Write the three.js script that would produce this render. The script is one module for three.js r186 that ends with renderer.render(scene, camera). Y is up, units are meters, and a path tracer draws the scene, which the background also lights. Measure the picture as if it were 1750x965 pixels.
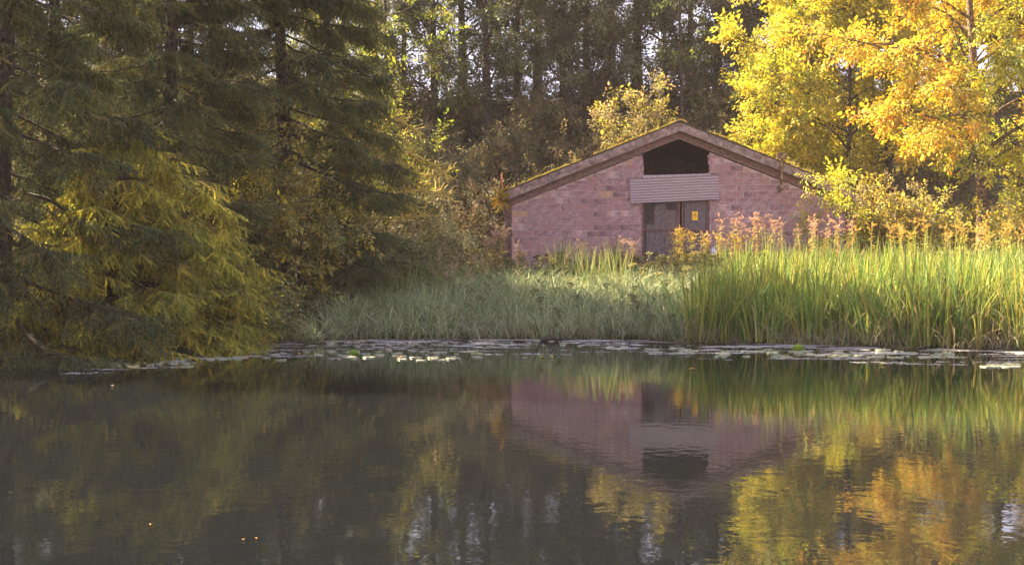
import * as THREE from 'three';
import { createNoise2D, createNoise3D } from 'simplex-noise';

// ---------------------------------------------------------------- camera, sky, sun, exposure
const scene = new THREE.Scene();
const camera = new THREE.PerspectiveCamera(27.3, 1024 / 564, 0.1, 3000);
camera.position.set(0, 1.7, 0);
camera.rotation.x = -0.01635;
const renderer = new THREE.WebGLRenderer({ antialias: true });
renderer.toneMapping = THREE.LinearToneMapping;
renderer.toneMappingExposure = 7.8;
renderer.shadowMap.enabled = true;

const SUN = new THREE.Vector3(-0.68, 0.7, -0.36).normalize();
{ // pale hazy morning sky: one smooth gradient with height and a soft glow round the sun
  const W = 256, H = 128, d = new Float32Array(W * H * 4), v = new THREE.Vector3();
  for (let r = 0; r < H; r++) for (let c = 0; c < W; c++) {
    const el = ((r + 0.5) / H - 0.5) * Math.PI, az = ((c + 0.5) / W - 0.5) * 2 * Math.PI;
    v.set(Math.cos(el) * Math.cos(az), Math.sin(el), Math.cos(el) * Math.sin(az));
    const k = Math.pow(Math.max(0, v.y), 0.55), g = Math.pow(Math.max(0, v.dot(SUN)), 9) * 0.35;
    const o = (r * W + c) * 4;
    d[o] = 0.62 * (1 - k) + 0.29 * k + g * 1.0;
    d[o + 1] = 0.58 * (1 - k) + 0.33 * k + g * 0.84;
    d[o + 2] = 0.70 * (1 - k) + 0.47 * k + g * 0.6;
    d[o + 3] = 1;
  }
  const t = new THREE.DataTexture(d, W, H, THREE.RGBAFormat, THREE.FloatType);
  t.mapping = THREE.EquirectangularReflectionMapping; t.magFilter = THREE.LinearFilter; t.needsUpdate = true;
  scene.background = t; scene.environment = t;
  scene.backgroundIntensity = 0.45; scene.environmentIntensity = 0.45;
}
const sun = new THREE.DirectionalLight(new THREE.Color().setRGB(1, 0.84, 0.56), 5);
sun.position.copy(SUN).multiplyScalar(120).add(new THREE.Vector3(0, 0, -35));
sun.target.position.set(0, 0, -35);
sun.castShadow = true;
Object.assign(sun.shadow.camera, { left: -60, right: 60, top: 60, bottom: -60, near: 1, far: 300 });
sun.shadow.mapSize.set(4096, 4096);
scene.add(sun, sun.target);
scene.fog = new THREE.FogExp2(new THREE.Color().setRGB(1.0, 0.83, 0.82), 0.00036);

// ---------------------------------------------------------------- helpers
let seed = 7;
const rnd = () => { seed = (seed + 0x6d2b79f5) | 0; let t = Math.imul(seed ^ (seed >>> 15), 1 | seed); t = (t + Math.imul(t ^ (t >>> 7), 61 | t)) ^ t; return ((t ^ (t >>> 14)) >>> 0) / 4294967296; };
const rr = (a, b) => a + (b - a) * rnd();
const pick = (a) => a[Math.floor(rnd() * a.length)];
const V = (x, y, z) => new THREE.Vector3(x, y, z);
const C = (r, g, b) => new THREE.Color().setRGB(r, g, b);
const lerp = THREE.MathUtils.lerp, clamp = THREE.MathUtils.clamp, sstep = THREE.MathUtils.smoothstep;
const n2 = createNoise2D(rnd), n3 = createNoise3D(rnd);
const fbm = (x, y, o = 4) => { let s = 0, a = 1, t = 0; for (let i = 0; i < o; i++) { s += a * n2(x, y); t += a; a *= 0.5; x = x * 2.03 + 17; y = y * 2.03 - 9; } return s / t; };
const ORD = 'first second third fourth fifth sixth seventh eighth ninth tenth eleventh twelfth thirteenth fourteenth fifteenth sixteenth seventeenth eighteenth nineteenth twentieth'.split(' ');
// a place on the far side: x and y measured at a distance from the shore where the camera stands
const F = 1988, at = (px, py, d) => V((px - 875) / F * d, 1.7 + (450 - py) / F * d, -d);
const used = new Map();
function named(n) { const k = used.get(n) ?? 0; used.set(n, k + 1); return k ? `${n}_${String(k).padStart(3, '0')}` : n; }
function tag(o, label, category, group, kind) {
  if (label) o.userData.label = label; if (category) o.userData.category = category;
  if (group) o.userData.group = group; if (kind) o.userData.kind = kind; return o;
}
function thing(name, label, category, group, p = V(0, 0, 0), turn = 0) {
  const g = new THREE.Group(); g.name = named(name); g.position.copy(p); g.rotation.y = turn; scene.add(g);
  return tag(g, label, category, group);
}
function mesh(name, geo, mat, parent) {
  const m = new THREE.Mesh(geo, mat); m.castShadow = m.receiveShadow = true;
  m.name = parent ? name : named(name); (parent ?? scene).add(m); return m;
}
class MB {
  constructor() { this.p = []; this.u = []; this.i = []; this.c = []; this.tint = null; }
  v(x, y, z, u = 0, w = 0) { this.p.push(x, y, z); this.u.push(u, w); if (this.tint) this.c.push(...this.tint); return this.p.length / 3 - 1; }
  tri(a, b, c) { this.i.push(a, b, c); }
  quad(a, b, c, d) { this.i.push(a, b, c, a, c, d); }
  tube(pts, rad, sides = 6, cap = true) {
    const n = pts.length, up = V(0.13, 0.31, 0.94), T = V(), A = V(), B = V(), q = V(); let len = 0, prev = null;
    for (let k = 0; k < n; k++) {
      T.subVectors(pts[Math.min(k + 1, n - 1)], pts[Math.max(k - 1, 0)]).normalize();
      A.crossVectors(T, up); if (A.lengthSq() < 1e-4) A.crossVectors(T, V(1, 0, 0)); A.normalize(); B.crossVectors(T, A);
      if (k) len += pts[k].distanceTo(pts[k - 1]);
      const r = typeof rad === 'function' ? rad(k / (n - 1)) : rad[k], row = [];
      for (let s = 0; s <= sides; s++) { const a = s / sides * Math.PI * 2; q.copy(pts[k]).addScaledVector(A, Math.cos(a) * r).addScaledVector(B, Math.sin(a) * r); row.push(this.v(q.x, q.y, q.z, s / sides, len)); }
      if (prev) for (let s = 0; s < sides; s++) this.quad(prev[s], prev[s + 1], row[s + 1], row[s]);
      prev = row;
    }
    if (cap) { const e = pts[n - 1], t = this.v(e.x, e.y, e.z, 0.5, len); for (let s = 0; s < sides; s++) this.tri(prev[s], prev[s + 1], t); }
    return this;
  }
  leaf(b, dir, nor, len, wid, fold = 0.12, curl = 0.1) { // pointed oval folded along its midrib
    const D = dir.clone().normalize(), S = V().crossVectors(D, nor).normalize(), N = V().crossVectors(S, D).normalize();
    const P = (f, s, h) => { const q = b.clone().addScaledVector(D, f * len).addScaledVector(S, s * wid).addScaledVector(N, (h - curl * f * f) * len); return this.v(q.x, q.y, q.z, s + 0.5, f); };
    const o = P(0, 0, 0), l1 = P(0.32, 0.5, fold), r1 = P(0.32, -0.5, fold), m = P(0.5, 0, 0), l2 = P(0.7, 0.34, fold * 0.8), r2 = P(0.7, -0.34, fold * 0.8), t = P(1, 0, 0);
    this.tri(o, m, l1); this.tri(o, r1, m); this.tri(l1, m, l2); this.tri(r1, r2, m); this.tri(l2, m, t); this.tri(m, r2, t);
    return this;
  }
  box(x0, x1, y0, y1, z0, z1) {
    const f = [[[x0, y0, z1], [x1, y0, z1], [x1, y1, z1], [x0, y1, z1]], [[x1, y0, z0], [x0, y0, z0], [x0, y1, z0], [x1, y1, z0]], [[x0, y0, z0], [x0, y0, z1], [x0, y1, z1], [x0, y1, z0]], [[x1, y0, z1], [x1, y0, z0], [x1, y1, z0], [x1, y1, z1]], [[x0, y1, z1], [x1, y1, z1], [x1, y1, z0], [x0, y1, z0]], [[x0, y0, z0], [x1, y0, z0], [x1, y0, z1], [x0, y0, z1]]];
    f.forEach((q, k) => { const id = q.map(([x, y, z]) => k < 2 ? this.v(x, y, z, x, y) : k < 4 ? this.v(x, y, z, z, y) : this.v(x, y, z, x, z)); this.quad(...id); });
    return this;
  }
  prism(poly, z0, z1) { // convex outline in x, y pushed from z0 (back) to z1 (front)
    const n = poly.length, fr = poly.map(([x, y]) => this.v(x, y, z1, x, y)), bk = poly.map(([x, y]) => this.v(x, y, z0, x, y));
    for (let k = 1; k < n - 1; k++) { this.tri(fr[0], fr[k], fr[k + 1]); this.tri(bk[0], bk[k + 1], bk[k]); }
    for (let k = 0; k < n; k++) { const a = poly[k], b = poly[(k + 1) % n], L = Math.hypot(a[0] - b[0], a[1] - b[1]); this.quad(this.v(a[0], a[1], z1, 0, z1), this.v(a[0], a[1], z0, 0, z0), this.v(b[0], b[1], z0, L, z0), this.v(b[0], b[1], z1, L, z1)); }
    return this;
  }
  geo() {
    const g = new THREE.BufferGeometry();
    g.setAttribute('position', new THREE.Float32BufferAttribute(this.p, 3));
    g.setAttribute('uv', new THREE.Float32BufferAttribute(this.u, 2));
    if (this.c.length) g.setAttribute('color', new THREE.Float32BufferAttribute(this.c, 3));
    g.setIndex(this.i); g.computeVertexNormals(); return g;
  }
}
// textures: fn(u, v) -> [r, g, b] 0..1; tile() makes a noise that repeats without a seam
function tex(w, h, fn, srgb = true) {
  const d = new Uint8Array(w * h * 4);
  for (let y = 0; y < h; y++) for (let x = 0; x < w; x++) { const c = fn((x + 0.5) / w, (y + 0.5) / h), o = (y * w + x) * 4; for (let k = 0; k < 3; k++) d[o + k] = clamp(c[k] ?? c[0], 0, 1) * 255; d[o + 3] = 255; }
  const t = new THREE.DataTexture(d, w, h); t.magFilter = t.minFilter = THREE.LinearFilter; t.wrapS = t.wrapT = THREE.RepeatWrapping;
  if (srgb) t.colorSpace = THREE.SRGBColorSpace; t.needsUpdate = true; return t;
}
const tile = (u, v, f, o = 4) => {
  const a = (x, y) => fbm(x * f, y * f, o), bu = sstep(u, 0.75, 1), bv = sstep(v, 0.75, 1);
  return lerp(lerp(a(u, v), a(u - 1, v), bu), lerp(a(u, v - 1), a(u - 1, v - 1), bu), bv);
};
const std = (o) => new THREE.MeshStandardMaterial({ roughness: 0.9, side: THREE.DoubleSide, ...o });
const leafMat = (t = 0.45, o = {}) => new THREE.MeshPhysicalMaterial({ color: 0xffffff, roughness: 0.96, transmission: t, thickness: 0, side: THREE.DoubleSide, specularIntensity: 0.5, clearcoat: 0.25, clearcoatRoughness: 0.4, ...o });

const barkTex = tex(128, 256, (u, v) => { const n = tile(u, v, 5, 4), m = tile(u, v * 0.4, 14, 3); const k = 0.5 + 0.32 * n + 0.3 * m; return [k, k * 0.95, k * 0.88]; });
const barkBump = tex(128, 256, (u, v) => [0.5 + 0.5 * tile(u, v * 0.35, 12, 4)], false);
const M = {
  bark: std({ color: C(0.17, 0.12, 0.085), map: barkTex, bumpMap: barkBump, bumpScale: 0.02 }),
  barkPale: std({ color: C(0.52, 0.34, 0.22), map: barkTex, bumpMap: barkBump, bumpScale: 0.02 }),
  barkDark: std({ color: C(0.17, 0.13, 0.10), map: barkTex, bumpMap: barkBump, bumpScale: 0.02 }),
  mossBark: std({ color: C(0.32, 0.22, 0.055), map: barkTex, bumpMap: barkBump, bumpScale: 0.015 }),
  mossy: std({ color: C(0.62, 0.44, 0.10), bumpMap: barkBump, bumpScale: 0.015 }),
  leaf: leafMat(0.5, { vertexColors: true, clearcoat: 0.15 }),
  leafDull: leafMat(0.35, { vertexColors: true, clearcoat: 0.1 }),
  needle: leafMat(0.22, { vertexColors: true, clearcoat: 0.05 }),
  needleYoung: leafMat(0.4, { vertexColors: true, clearcoat: 0.05 }),
  blade: leafMat(0.4, { vertexColors: true, clearcoat: 0.2 }),
  herb: leafMat(0.4, { vertexColors: true, clearcoat: 0 }),
};

// ---------------------------------------------------------------- terrain and water
const SHORE = [[-60, 10], [-24, -6], [-16, -13], [-12, -17.2], [-8.8, -20.1], [-6.9, -21.8], [-5.4, -23.4], [-4.6, -25], [-3, -26], [2.8, -26], [3.4, -25], [5.5, -24.4], [9.9, -22.6], [14, -19.5], [20, -10], [60, 10]];
function shore(x) {
  for (let k = 1; k < SHORE.length; k++) if (x <= SHORE[k][0]) { const [a, b] = [SHORE[k - 1], SHORE[k]]; return lerp(a[1], b[1], clamp((x - a[0]) / (b[0] - a[0]), 0, 1)); }
  return 10;
}
function ground(x, z) {
  const near = 1.2 * sstep(z, -3.5, 3);
  const s = shore(x) + 0.25 * fbm(x * 0.8, 3.1, 2) - z;
  let h = s < 0 ? Math.max(-0.9, s * 0.45) : Math.min(0.10 + s * 0.11, 1.45) * (0.85 + 0.15 * sstep(s, 0, 6));
  if (s > 0) h += 0.07 * fbm(x * 0.5, z * 0.5, 3) * sstep(s, 0, 2);
  h += 9 * sstep(0.1 * x - z, 46, 63);
  h += 2.0 * sstep(-x, 6, 16) * sstep(s, 0, 8);
  h += 0.5 * fbm(x * 0.13, z * 0.13, 3) * sstep(-z, 46, 60);
  return z > -3.5 && s < 0 ? Math.max(h, -0.9 + near + 0.9 * sstep(z, -3.5, -2)) : h;
}
{
  const N = 220, mb = new MB(), rows = [];
  for (let j = 0; j <= N; j++) { const row = []; for (let i = 0; i <= N; i++) {
    const a = i / N * 2 - 1, b = j / N * 2 - 1;
    const x = Math.sign(a) * (36 * Math.abs(a) + 460 * Math.pow(Math.abs(a), 5)), z = -32 + Math.sign(b) * (38 * Math.abs(b) + 460 * Math.pow(Math.abs(b), 5));
    row.push(mb.v(x, ground(x, z), z, x, z));
  } rows.push(row); }
  for (let j = 0; j < N; j++) for (let i = 0; i < N; i++) mb.quad(rows[j][i], rows[j + 1][i], rows[j + 1][i + 1], rows[j][i + 1]);
  const gt = tex(512, 512, (u, v) => { const n = tile(u, v, 6, 5), m = tile(u + 0.37, v, 30, 3), k = 0.36 + 0.16 * n + 0.2 * m; return [k * 1.0, k * 0.88, k * 0.6]; });
  gt.repeat.set(0.2, 0.2);
  const gb = tex(256, 256, (u, v) => [0.5 + 0.5 * tile(u, v, 24, 4)], false); gb.repeat.set(0.5, 0.5);
  tag(mesh('ground', mb.geo(), std({ color: C(0.55, 0.55, 0.5), map: gt, bumpMap: gb, bumpScale: 0.05, roughness: 1 })), 'earth banks of the pond and wooded slope behind shed', 'ground', null, 'structure');

  const wb = tex(1024, 1024, (u, v) => [0.5 + 0.3 * tile(u, v, 26, 3) + 0.22 * tile(u + 0.3, v + 0.1, 7, 2)], false); wb.repeat.set(1 / 7, 1 / 7);
  const w = new MB(), a = w.v(-55, 0, 4, -55, -4), b = w.v(55, 0, 4, 55, -4), c = w.v(55, 0, -31, 55, 31), d = w.v(-55, 0, -31, -55, 31); w.quad(a, b, c, d);
  const wm = new THREE.MeshPhysicalMaterial({ color: C(0.0055, 0.0064, 0.0075), roughness: 0.02, ior: 1.333, specularIntensity: 1, bumpMap: wb, bumpScale: 0.0012 });
  tag(mesh('water', w.geo(), wm), 'still dark pond water with faint ripples', 'water', null, 'structure');
}

// ---------------------------------------------------------------- the block shed
const SZ = -40, SX = 5.73, sy = (py) => 1.7 + (450 - py) / 49.7, sx = (px) => (px - 875) / 49.7 - SX;
{
  const shed = thing('block_shed', 'long-abandoned concrete block shed with gable end facing the pond', 'shed', null, V(SX, 0, SZ));
  const blotch = (seedU, f, base, amp, tintAmp) => tex(128, 128, (u, v) => { const n = tile(u + seedU, v, f, 5), m = tile(u + seedU + 0.5, v, f * 5, 3), t = tile(u, v + seedU, 3, 2) * tintAmp; const k = base + amp * n + amp * 0.8 * m; return [k + t, k, k - t * 0.3]; });
  const bumpB = tex(256, 256, (u, v) => [0.5 + 0.3 * tile(u, v, 16, 4) + 0.3 * tile(u, v, 50, 2)], false); bumpB.repeat.set(2.2, 2.2);
  const tones = [[0.382, 0.221, 0.232], [0.413, 0.235, 0.242], [0.445, 0.259, 0.263], [0.477, 0.268, 0.268], [0.509, 0.287, 0.283], [0.53, 0.31, 0.304], [0.562, 0.32, 0.309], [0.594, 0.362, 0.345]];
  const blockMats = tones.map((t, k) => { const m = blotch(k * 0.113, 1.6, 0.83, 0.21, 0.09); m.repeat.set(1.1, 1.1); m.offset.set(k * 0.31, k * 0.17); return std({ color: C(...t), map: m, bumpMap: bumpB, bumpScale: 0.006 }); });
  const mortar = std({ color: C(0.62, 0.43, 0.42), map: blotch(0.7, 4, 0.88, 0.12, 0.04), bumpMap: bumpB, bumpScale: 0.006 });
  const patchMat = std({ color: C(0.62, 0.36, 0.24), map: blotch(0.9, 4, 0.85, 0.14, 0.05), bumpMap: bumpB, bumpScale: 0.006 });
  const roofY = (x) => 5.97 - (Math.abs(x) / 5.75) * (5.97 - 3.70);        // underside of the rafters
  const doorL = sx(1097), doorR = sx(1213), doorT = sy(342), gapL = sx(1100), gapR = sx(1211), gapB = sy(299);
  // mortar wall behind the blocks, in pieces round the openings
  const wl = new MB();
  wl.prism([[-5.74, 0.9], [doorL, 0.9], [doorL, roofY(doorL) - 0.03], [-5.74, roofY(5.74) - 0.03]], -0.2, -0.009);
  wl.prism([[doorR, 0.9], [5.74, 0.9], [5.74, roofY(5.74) - 0.03], [doorR, roofY(doorR) - 0.03]], -0.2, -0.009);
  wl.prism([[doorL, doorT], [doorR, doorT], [doorR, gapB], [doorL, gapB]], -0.2, -0.009);
  const wall = mesh('front_wall', wl.geo(), mortar, shed);
  // block shapes: three chamfered boxes with slightly worn corners, one unit long and one course high
  const shapes = [0, 1, 2, 3].map(() => {
    const mb = new MB(), cx = 0.012, cy = 0.028, j = () => rr(-0.012, 0.012), e = 0.5;
    const fr = [[-e + cx, cy], [e - cx, cy], [e - cx, 1 - cy], [-e + cx, 1 - cy]].map(([x, y]) => [x + j(), y + j() * 2]), ed = [[-e, 0], [e, 0], [e, 1], [-e, 1]].map(([x, y]) => [x + j() * 0.5, y + j()]);
    const f = fr.map(([x, y]) => mb.v(x, y, 0, x * 0.44, y * 0.215)); mb.quad(...f);
    for (let k = 0; k < 4; k++) { const n = (k + 1) % 4, a = mb.v(...fr[k], 0, fr[k][0] * 0.44, fr[k][1] * 0.215), b = mb.v(...fr[n], 0, fr[n][0] * 0.44, fr[n][1] * 0.215), c = mb.v(...ed[n], -0.006, ed[n][0] * 0.44, ed[n][1] * 0.215), d = mb.v(...ed[k], -0.006, ed[k][0] * 0.44, ed[k][1] * 0.215);
      mb.quad(b, a, d, c); const c2 = mb.v(...ed[n], -0.04), d2 = mb.v(...ed[k], -0.04); const c1 = mb.v(...ed[n], -0.006), d1 = mb.v(...ed[k], -0.006); mb.quad(c1, d1, d2, c2); }
    return mb.geo();
  });
  const CH = 0.225, LEN = 0.45;
  let count = 0;
  for (let r = 0; r < 24; r++) {
    const y0 = 1.27 + r * CH, y1 = y0 + CH - 0.019;
    for (let k = -14; k < 14; k++) {
      let a = k * LEN + (r % 2 ? LEN / 2 : 0) + rr(-0.008, 0.008), b = a + LEN - 0.02;
      a = Math.max(a, -5.74); b = Math.min(b, 5.74);
      if (b - a < 0.06) continue;
      const upper = y1 > gapB - 0.05, lo = upper ? gapL : doorL, hi = upper ? gapR : doorR;
      if (a >= lo - 0.02 && b <= hi + 0.02) continue;
      if (!upper && y0 > doorT - 0.08 && a > doorL - 0.03 && b < doorR + 0.03) continue;
      if (a < lo && b > lo) b = upper ? Math.min(b, lo + rr(-0.05, 0.05)) : lo - 0.006;
      if (a < hi && b > hi) a = upper ? Math.max(a, hi - rr(-0.05, 0.05)) : hi + 0.006;
      if (b - a < 0.07) continue;
      const top = roofY(Math.max(Math.abs(a), Math.abs(b))) - 0.015; let h = y1 - y0; const wx = (a + b) / 2, worn = 3.8 + 3.2 * fbm(wx * 0.4, y0 * 0.7, 2) + rr(-2.6, 2.6); let mat = blockMats[clamp(Math.round(worn), 0, 7)];
      if (rnd() < 0.03 || (wx < -5.2 && rnd() < 0.3)) mat = patchMat;
      if (y0 + 0.06 > top) { // the course meets the rafter: cut brick pieces
        const inner = roofY(Math.min(Math.abs(a), Math.abs(b))) - 0.02;
        if (y0 + 0.07 > inner) continue;
        const mid = (Math.abs(a) + Math.abs(b)) / 2; if (a > 0) b = a + (b - a) * 0.52; else a = b - (b - a) * 0.52; h = Math.min(h, Math.max(0.06, roofY(mid) - y0 - 0.03)); mat = rnd() < 0.75 ? patchMat : mat;
      } else h = Math.min(h, top - y0);
      if (y0 + h < ground(SX + a, SZ) - 0.02) continue;
      const m = mesh('block', shapes[count % 4], mat, wall); count++;
      m.position.set((a + b) / 2, y0, rr(-0.006, 0.012)); m.scale.set((b - a), h, 1); m.rotation.z = rr(-0.008, 0.008);
    }
  }
  // other walls, floor
  const rend = std({ color: C(0.34, 0.26, 0.25), map: blotch(0.2, 5, 0.85, 0.15, 0.04), bumpMap: bumpB, bumpScale: 0.008 });
  for (const s of [-1, 1]) mesh('side_wall', new MB().box(s < 0 ? -5.74 : 5.56, s < 0 ? -5.56 : 5.74, 0.7, 3.99, -6.4, -0.21).geo(), rend, shed);
  mesh('back_wall', new MB().prism([[-5.74, 0.9], [5.74, 0.9], [5.74, 3.98], [0, 6.34], [-5.74, 3.98]], -6.6, -6.4).geo(), rend, shed);
  // corner posts and rafters of the frame
  const steel = std({ color: C(0.17, 0.095, 0.085), map: blotch(0.35, 4, 0.82, 0.2, 0.08), roughness: 0.8, bumpMap: bumpB, bumpScale: 0.003 });
  const beam = std({ color: C(0.30, 0.17, 0.145), map: blotch(0.5, 6, 0.8, 0.25, 0.1), roughness: 0.85, bumpMap: bumpB, bumpScale: 0.004 });
  const verge = std({ color: C(0.48, 0.32, 0.28), map: blotch(0.15, 3, 0.76, 0.3, 0.06), roughness: 0.95, bumpMap: bumpB, bumpScale: 0.012 });
  mesh('corner_post', new MB().box(-6.0, -5.752, 0.9, 3.93, -0.16, 0.05).geo(), steel, shed);
  mesh('corner_post', new MB().box(5.752, 6.0, 0.9, 3.93, -0.16, 0.05).geo(), steel, shed);
  const TOP = 6.56, EAVE = 4.17, roofTop = (x) => TOP - Math.abs(x) / 6.0 * (TOP - EAVE);
  for (const s of [-1, 1]) {
    const q = (l) => s > 0 ? l : l.map(([x, y]) => [-x, y]).reverse();
    mesh('rafter', new MB().prism(q([[0.004, 5.97], [5.78, 3.69], [5.78, 3.99], [0.004, 6.28]]), -0.14, 0.045).geo(), beam, shed);
    // overlapping verge boards along the gable edge
    const cuts = [0.003, 1.25, 2.9, 4.5, 6.03];
    for (let k = 0; k < 4; k++) {
      const a = cuts[k], b = cuts[k + 1] - 0.012, dz = (k % 2) * 0.012, dy = rr(-0.012, 0.012);
      mesh('verge_board', new MB().prism(q([[a, roofTop(a) - 0.33 + dy], [b, roofTop(b) - 0.33 + dy], [b, roofTop(b) - 0.035 + dy * 0.5], [a, roofTop(a) - 0.035 + dy * 0.5]]), 0.10, 0.29 + dz).geo(), verge, shed);
    }
    // corrugated roof sheets laid down the slope
    const roofMat = std({ color: C(0.30, 0.25, 0.20), map: blotch(0.61, 5, 0.8, 0.25, 0.08), roughness: 0.95 });
    for (let k = 0; k < 6; k++) {
      const mb = new MB(), z0 = 0.33 - k * 1.18, z1 = z0 - 1.2, n = 32; let pr = null;
      for (let i = 0; i <= n; i++) {
        const z = lerp(z0, z1, i / n), w = 0.022 * Math.cos(i / n * Math.PI * 16), row = [];
        for (let j = 0; j <= 4; j++) { const x = 6.12 * j / 4; row.push(mb.v(s * x, roofTop(x) + w - 0.012 + (k % 2) * 0.008, z, x, z)); }
        if (pr) for (let j = 0; j < 4; j++) mb.quad(pr[j], pr[j + 1], row[j + 1], row[j]);
        pr = row;
      }
      mesh('roof_sheet', mb.geo(), roofMat, shed);
    }
    // inner lining closes the roof against light
    mesh('roof_board', new MB().prism(q([[0.01, 6.30], [5.99, 3.94], [5.99, 4.0], [0.01, 6.42]]), -6.7, 0.09).geo(), steel, shed);
  }
  mesh('ridge_cap', new MB().prism([[-0.22, roofTop(0.22) + 0.012], [0, TOP - 0.0], [0.22, roofTop(0.22) + 0.012], [0.2, roofTop(0.2) + 0.05], [0, TOP + 0.055], [-0.2, roofTop(0.2) + 0.05]].reverse(), -6.8, 0.34).geo(), verge, shed);
  // moss and seedlings along the roof edge
  {
    const tuft = new MB(); for (let k = 0; k < 14; k++) { const a = rr(0, 6.28), t = rr(0.2, 0.9); tuft.leaf(V(rr(-0.03, 0.03), 0, rr(-0.03, 0.03)), V(Math.cos(a) * t, 1, Math.sin(a) * t), V(Math.sin(a), 0.2, Math.cos(a)), rr(0.03, 0.06), 0.02); }
    const L = []; for (let k = 0; k < 5200; k++) { const x = rr(-6.1, 6.1), z = 0.32 - Math.pow(rnd(), 2.2) * 5; if (fbm(x * 1.3, z * 1.3, 3) < 0.0) continue; L.push({ p: V(x, roofTop(x) + 0.004, z), s: rr(0.5, 1.5), c: C(rr(0.22, 0.36), rr(0.18, 0.25), 0.03) }); }
    foliage('moss', tuft.geo(), M.leaf, L, shed);
    const g = blades({ n: 8, spread: 0.05, len: [0.2, 0.45], wid: [0.008, 0.014], lean: 0.3, bend: 0.5, tints: [[1, 1, 1]] });
    const G = []; for (let k = 0; k < 60; k++) { const x = rnd() < 0.75 ? rr(3.2, 6.0) : rr(-6, 3); G.push({ p: V(x, roofTop(x), rr(-1.5, 0.2)), s: rr(0.5, 1.2), c: C(0.45, 0.36, 0.08) }); }
    foliage('roof_grass', g, M.blade, G, shed);
  }
  // corrugated sheet over the door, ribs running across
  const tin = std({ color: C(0.44, 0.345, 0.37), metalness: 0.15, roughness: 0.5 });
  const sheet = (w, h, ribs, amp) => { const mb = new MB(), n = ribs * 8; let p = null; for (let i = 0; i <= n; i++) { const y = h * i / n, z = amp * Math.cos(i / n * ribs * Math.PI * 2), row = [mb.v(-w / 2, y, z, 0, y), mb.v(0, y, z, w / 2, y), mb.v(w / 2, y, z, w, y)]; if (p) { mb.quad(p[0], p[1], row[1], row[0]); mb.quad(p[1], p[2], row[2], row[1]); } p = row; } return mb.geo(); };
  const cs = mesh('corrugated_panel', sheet(3.05, 0.84, 9, 0.034), tin, shed); cs.position.set((sx(1077) + sx(1229)) / 2, sy(344), 0.075); cs.rotation.z = 0.045;
  const teeth = mesh('corrugated_strip', sheet(0.30, 2.3, 29, 0.014), tin, shed); teeth.position.set(gapR + 0.04, gapB - 0.10, 0.03); teeth.rotation.z = Math.PI / 2 + 0.03;
  mesh('lintel', new MB().box(doorL - 0.15, doorR + 0.15, doorT + 0.004, doorT + 0.1, -0.02, 0.035).geo(), beam, shed);
  // steel mesh doors
  const rust = std({ color: C(0.26, 0.12, 0.10), roughness: 0.85, map: blotch(0.25, 6, 0.8, 0.25, 0.1) });
  const wire = std({ color: C(0.24, 0.17, 0.16), roughness: 0.6, metalness: 0.2 });
  const tin2 = std({ color: C(0.30, 0.245, 0.26), roughness: 0.75, metalness: 0.1, map: blotch(0.42, 5, 0.8, 0.22, 0.06) });
  const tin3 = std({ color: C(0.36, 0.26, 0.22), roughness: 0.8, map: blotch(0.47, 5, 0.8, 0.22, 0.06) });
  const vert = (x0, x1, y0, y1, z, ribs, amp, bitten) => { const mb = new MB(), n = ribs * 6; let p = null; for (let i = 0; i <= n; i++) { const x = lerp(x0, x1, i / n), zz = z + amp * Math.cos(i / n * ribs * Math.PI * 2), b = bitten ? bitten(i / n) : 0, row = [mb.v(x, y0 + b, zz, x, y0), mb.v(x, y1, zz, x, y1)]; if (p) mb.quad(p[0], row[0], row[1], p[1]); p = row; } return mb.geo(); };
  const mid = sx(1164), base = 1.2, railY = sy(394);
  for (const [k, a, b] of [[0, doorL + 0.012, mid - 0.035], [1, mid + 0.035, doorR - 0.012]]) {
    const door = new THREE.Group(); door.name = 'door'; shed.add(door);
    for (const [x0, x1] of [[a, a + 0.06], [b - 0.07, b]]) mesh('stile', new MB().box(x0, x1, base, doorT - 0.01, -0.09, -0.04).geo(), rust, door);
    for (const y of [base + 0.1, railY, doorT - 0.07]) mesh('rail', new MB().box(a + 0.06, b - 0.07, y, y + 0.055, -0.088, -0.042).geo(), rust, door);
    const w = new MB();
    for (let x = a + 0.1; x < b - 0.08; x += 0.078) w.box(x, x + 0.009, base + 0.1, doorT - 0.05, -0.06, -0.052);
    for (let y = base + 0.15; y < doorT - 0.06; y += 0.078) w.box(a + 0.05, b - 0.06, y, y + 0.009, -0.051, -0.043);
    const wm = mesh('wire_mesh', w.geo(), wire, door); wm.userData.kind = 'stuff';
    if (k === 0) {
      mesh('sheet_panel', vert(sx(1120), sx(1138), base, doorT - 0.12, -0.14, 5, 0.012).geo ?? vert(sx(1120), sx(1138), base, doorT - 0.12, -0.14, 5, 0.012), tin2, door);
      mesh('sheet_panel', vert(sx(1106), sx(1120.5), base, sy(383), -0.15, 3, 0.012), tin2, door);
      mesh('sheet_panel', vert(sx(1137), sx(1162), base, sy(359), -0.19, 7, 0.012), tin3, door);
    } else {
      mesh('sheet_panel', vert(sx(1172), sx(1209), base, doorT - 0.07, -0.12, 10, 0.012), tin2, door);
    }
  }
  // yellow warning sign on the right door
  const cv = document.createElement('canvas'); cv.width = 96; cv.height = 144; const cx = cv.getContext('2d');
  cx.fillStyle = '#f2b705'; cx.fillRect(0, 0, 96, 144); cx.fillStyle = '#7a4a08';
  cx.beginPath(); cx.arc(48, 24, 8, 0, 7); cx.fill(); cx.fillRect(30, 40, 36, 7);
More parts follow.
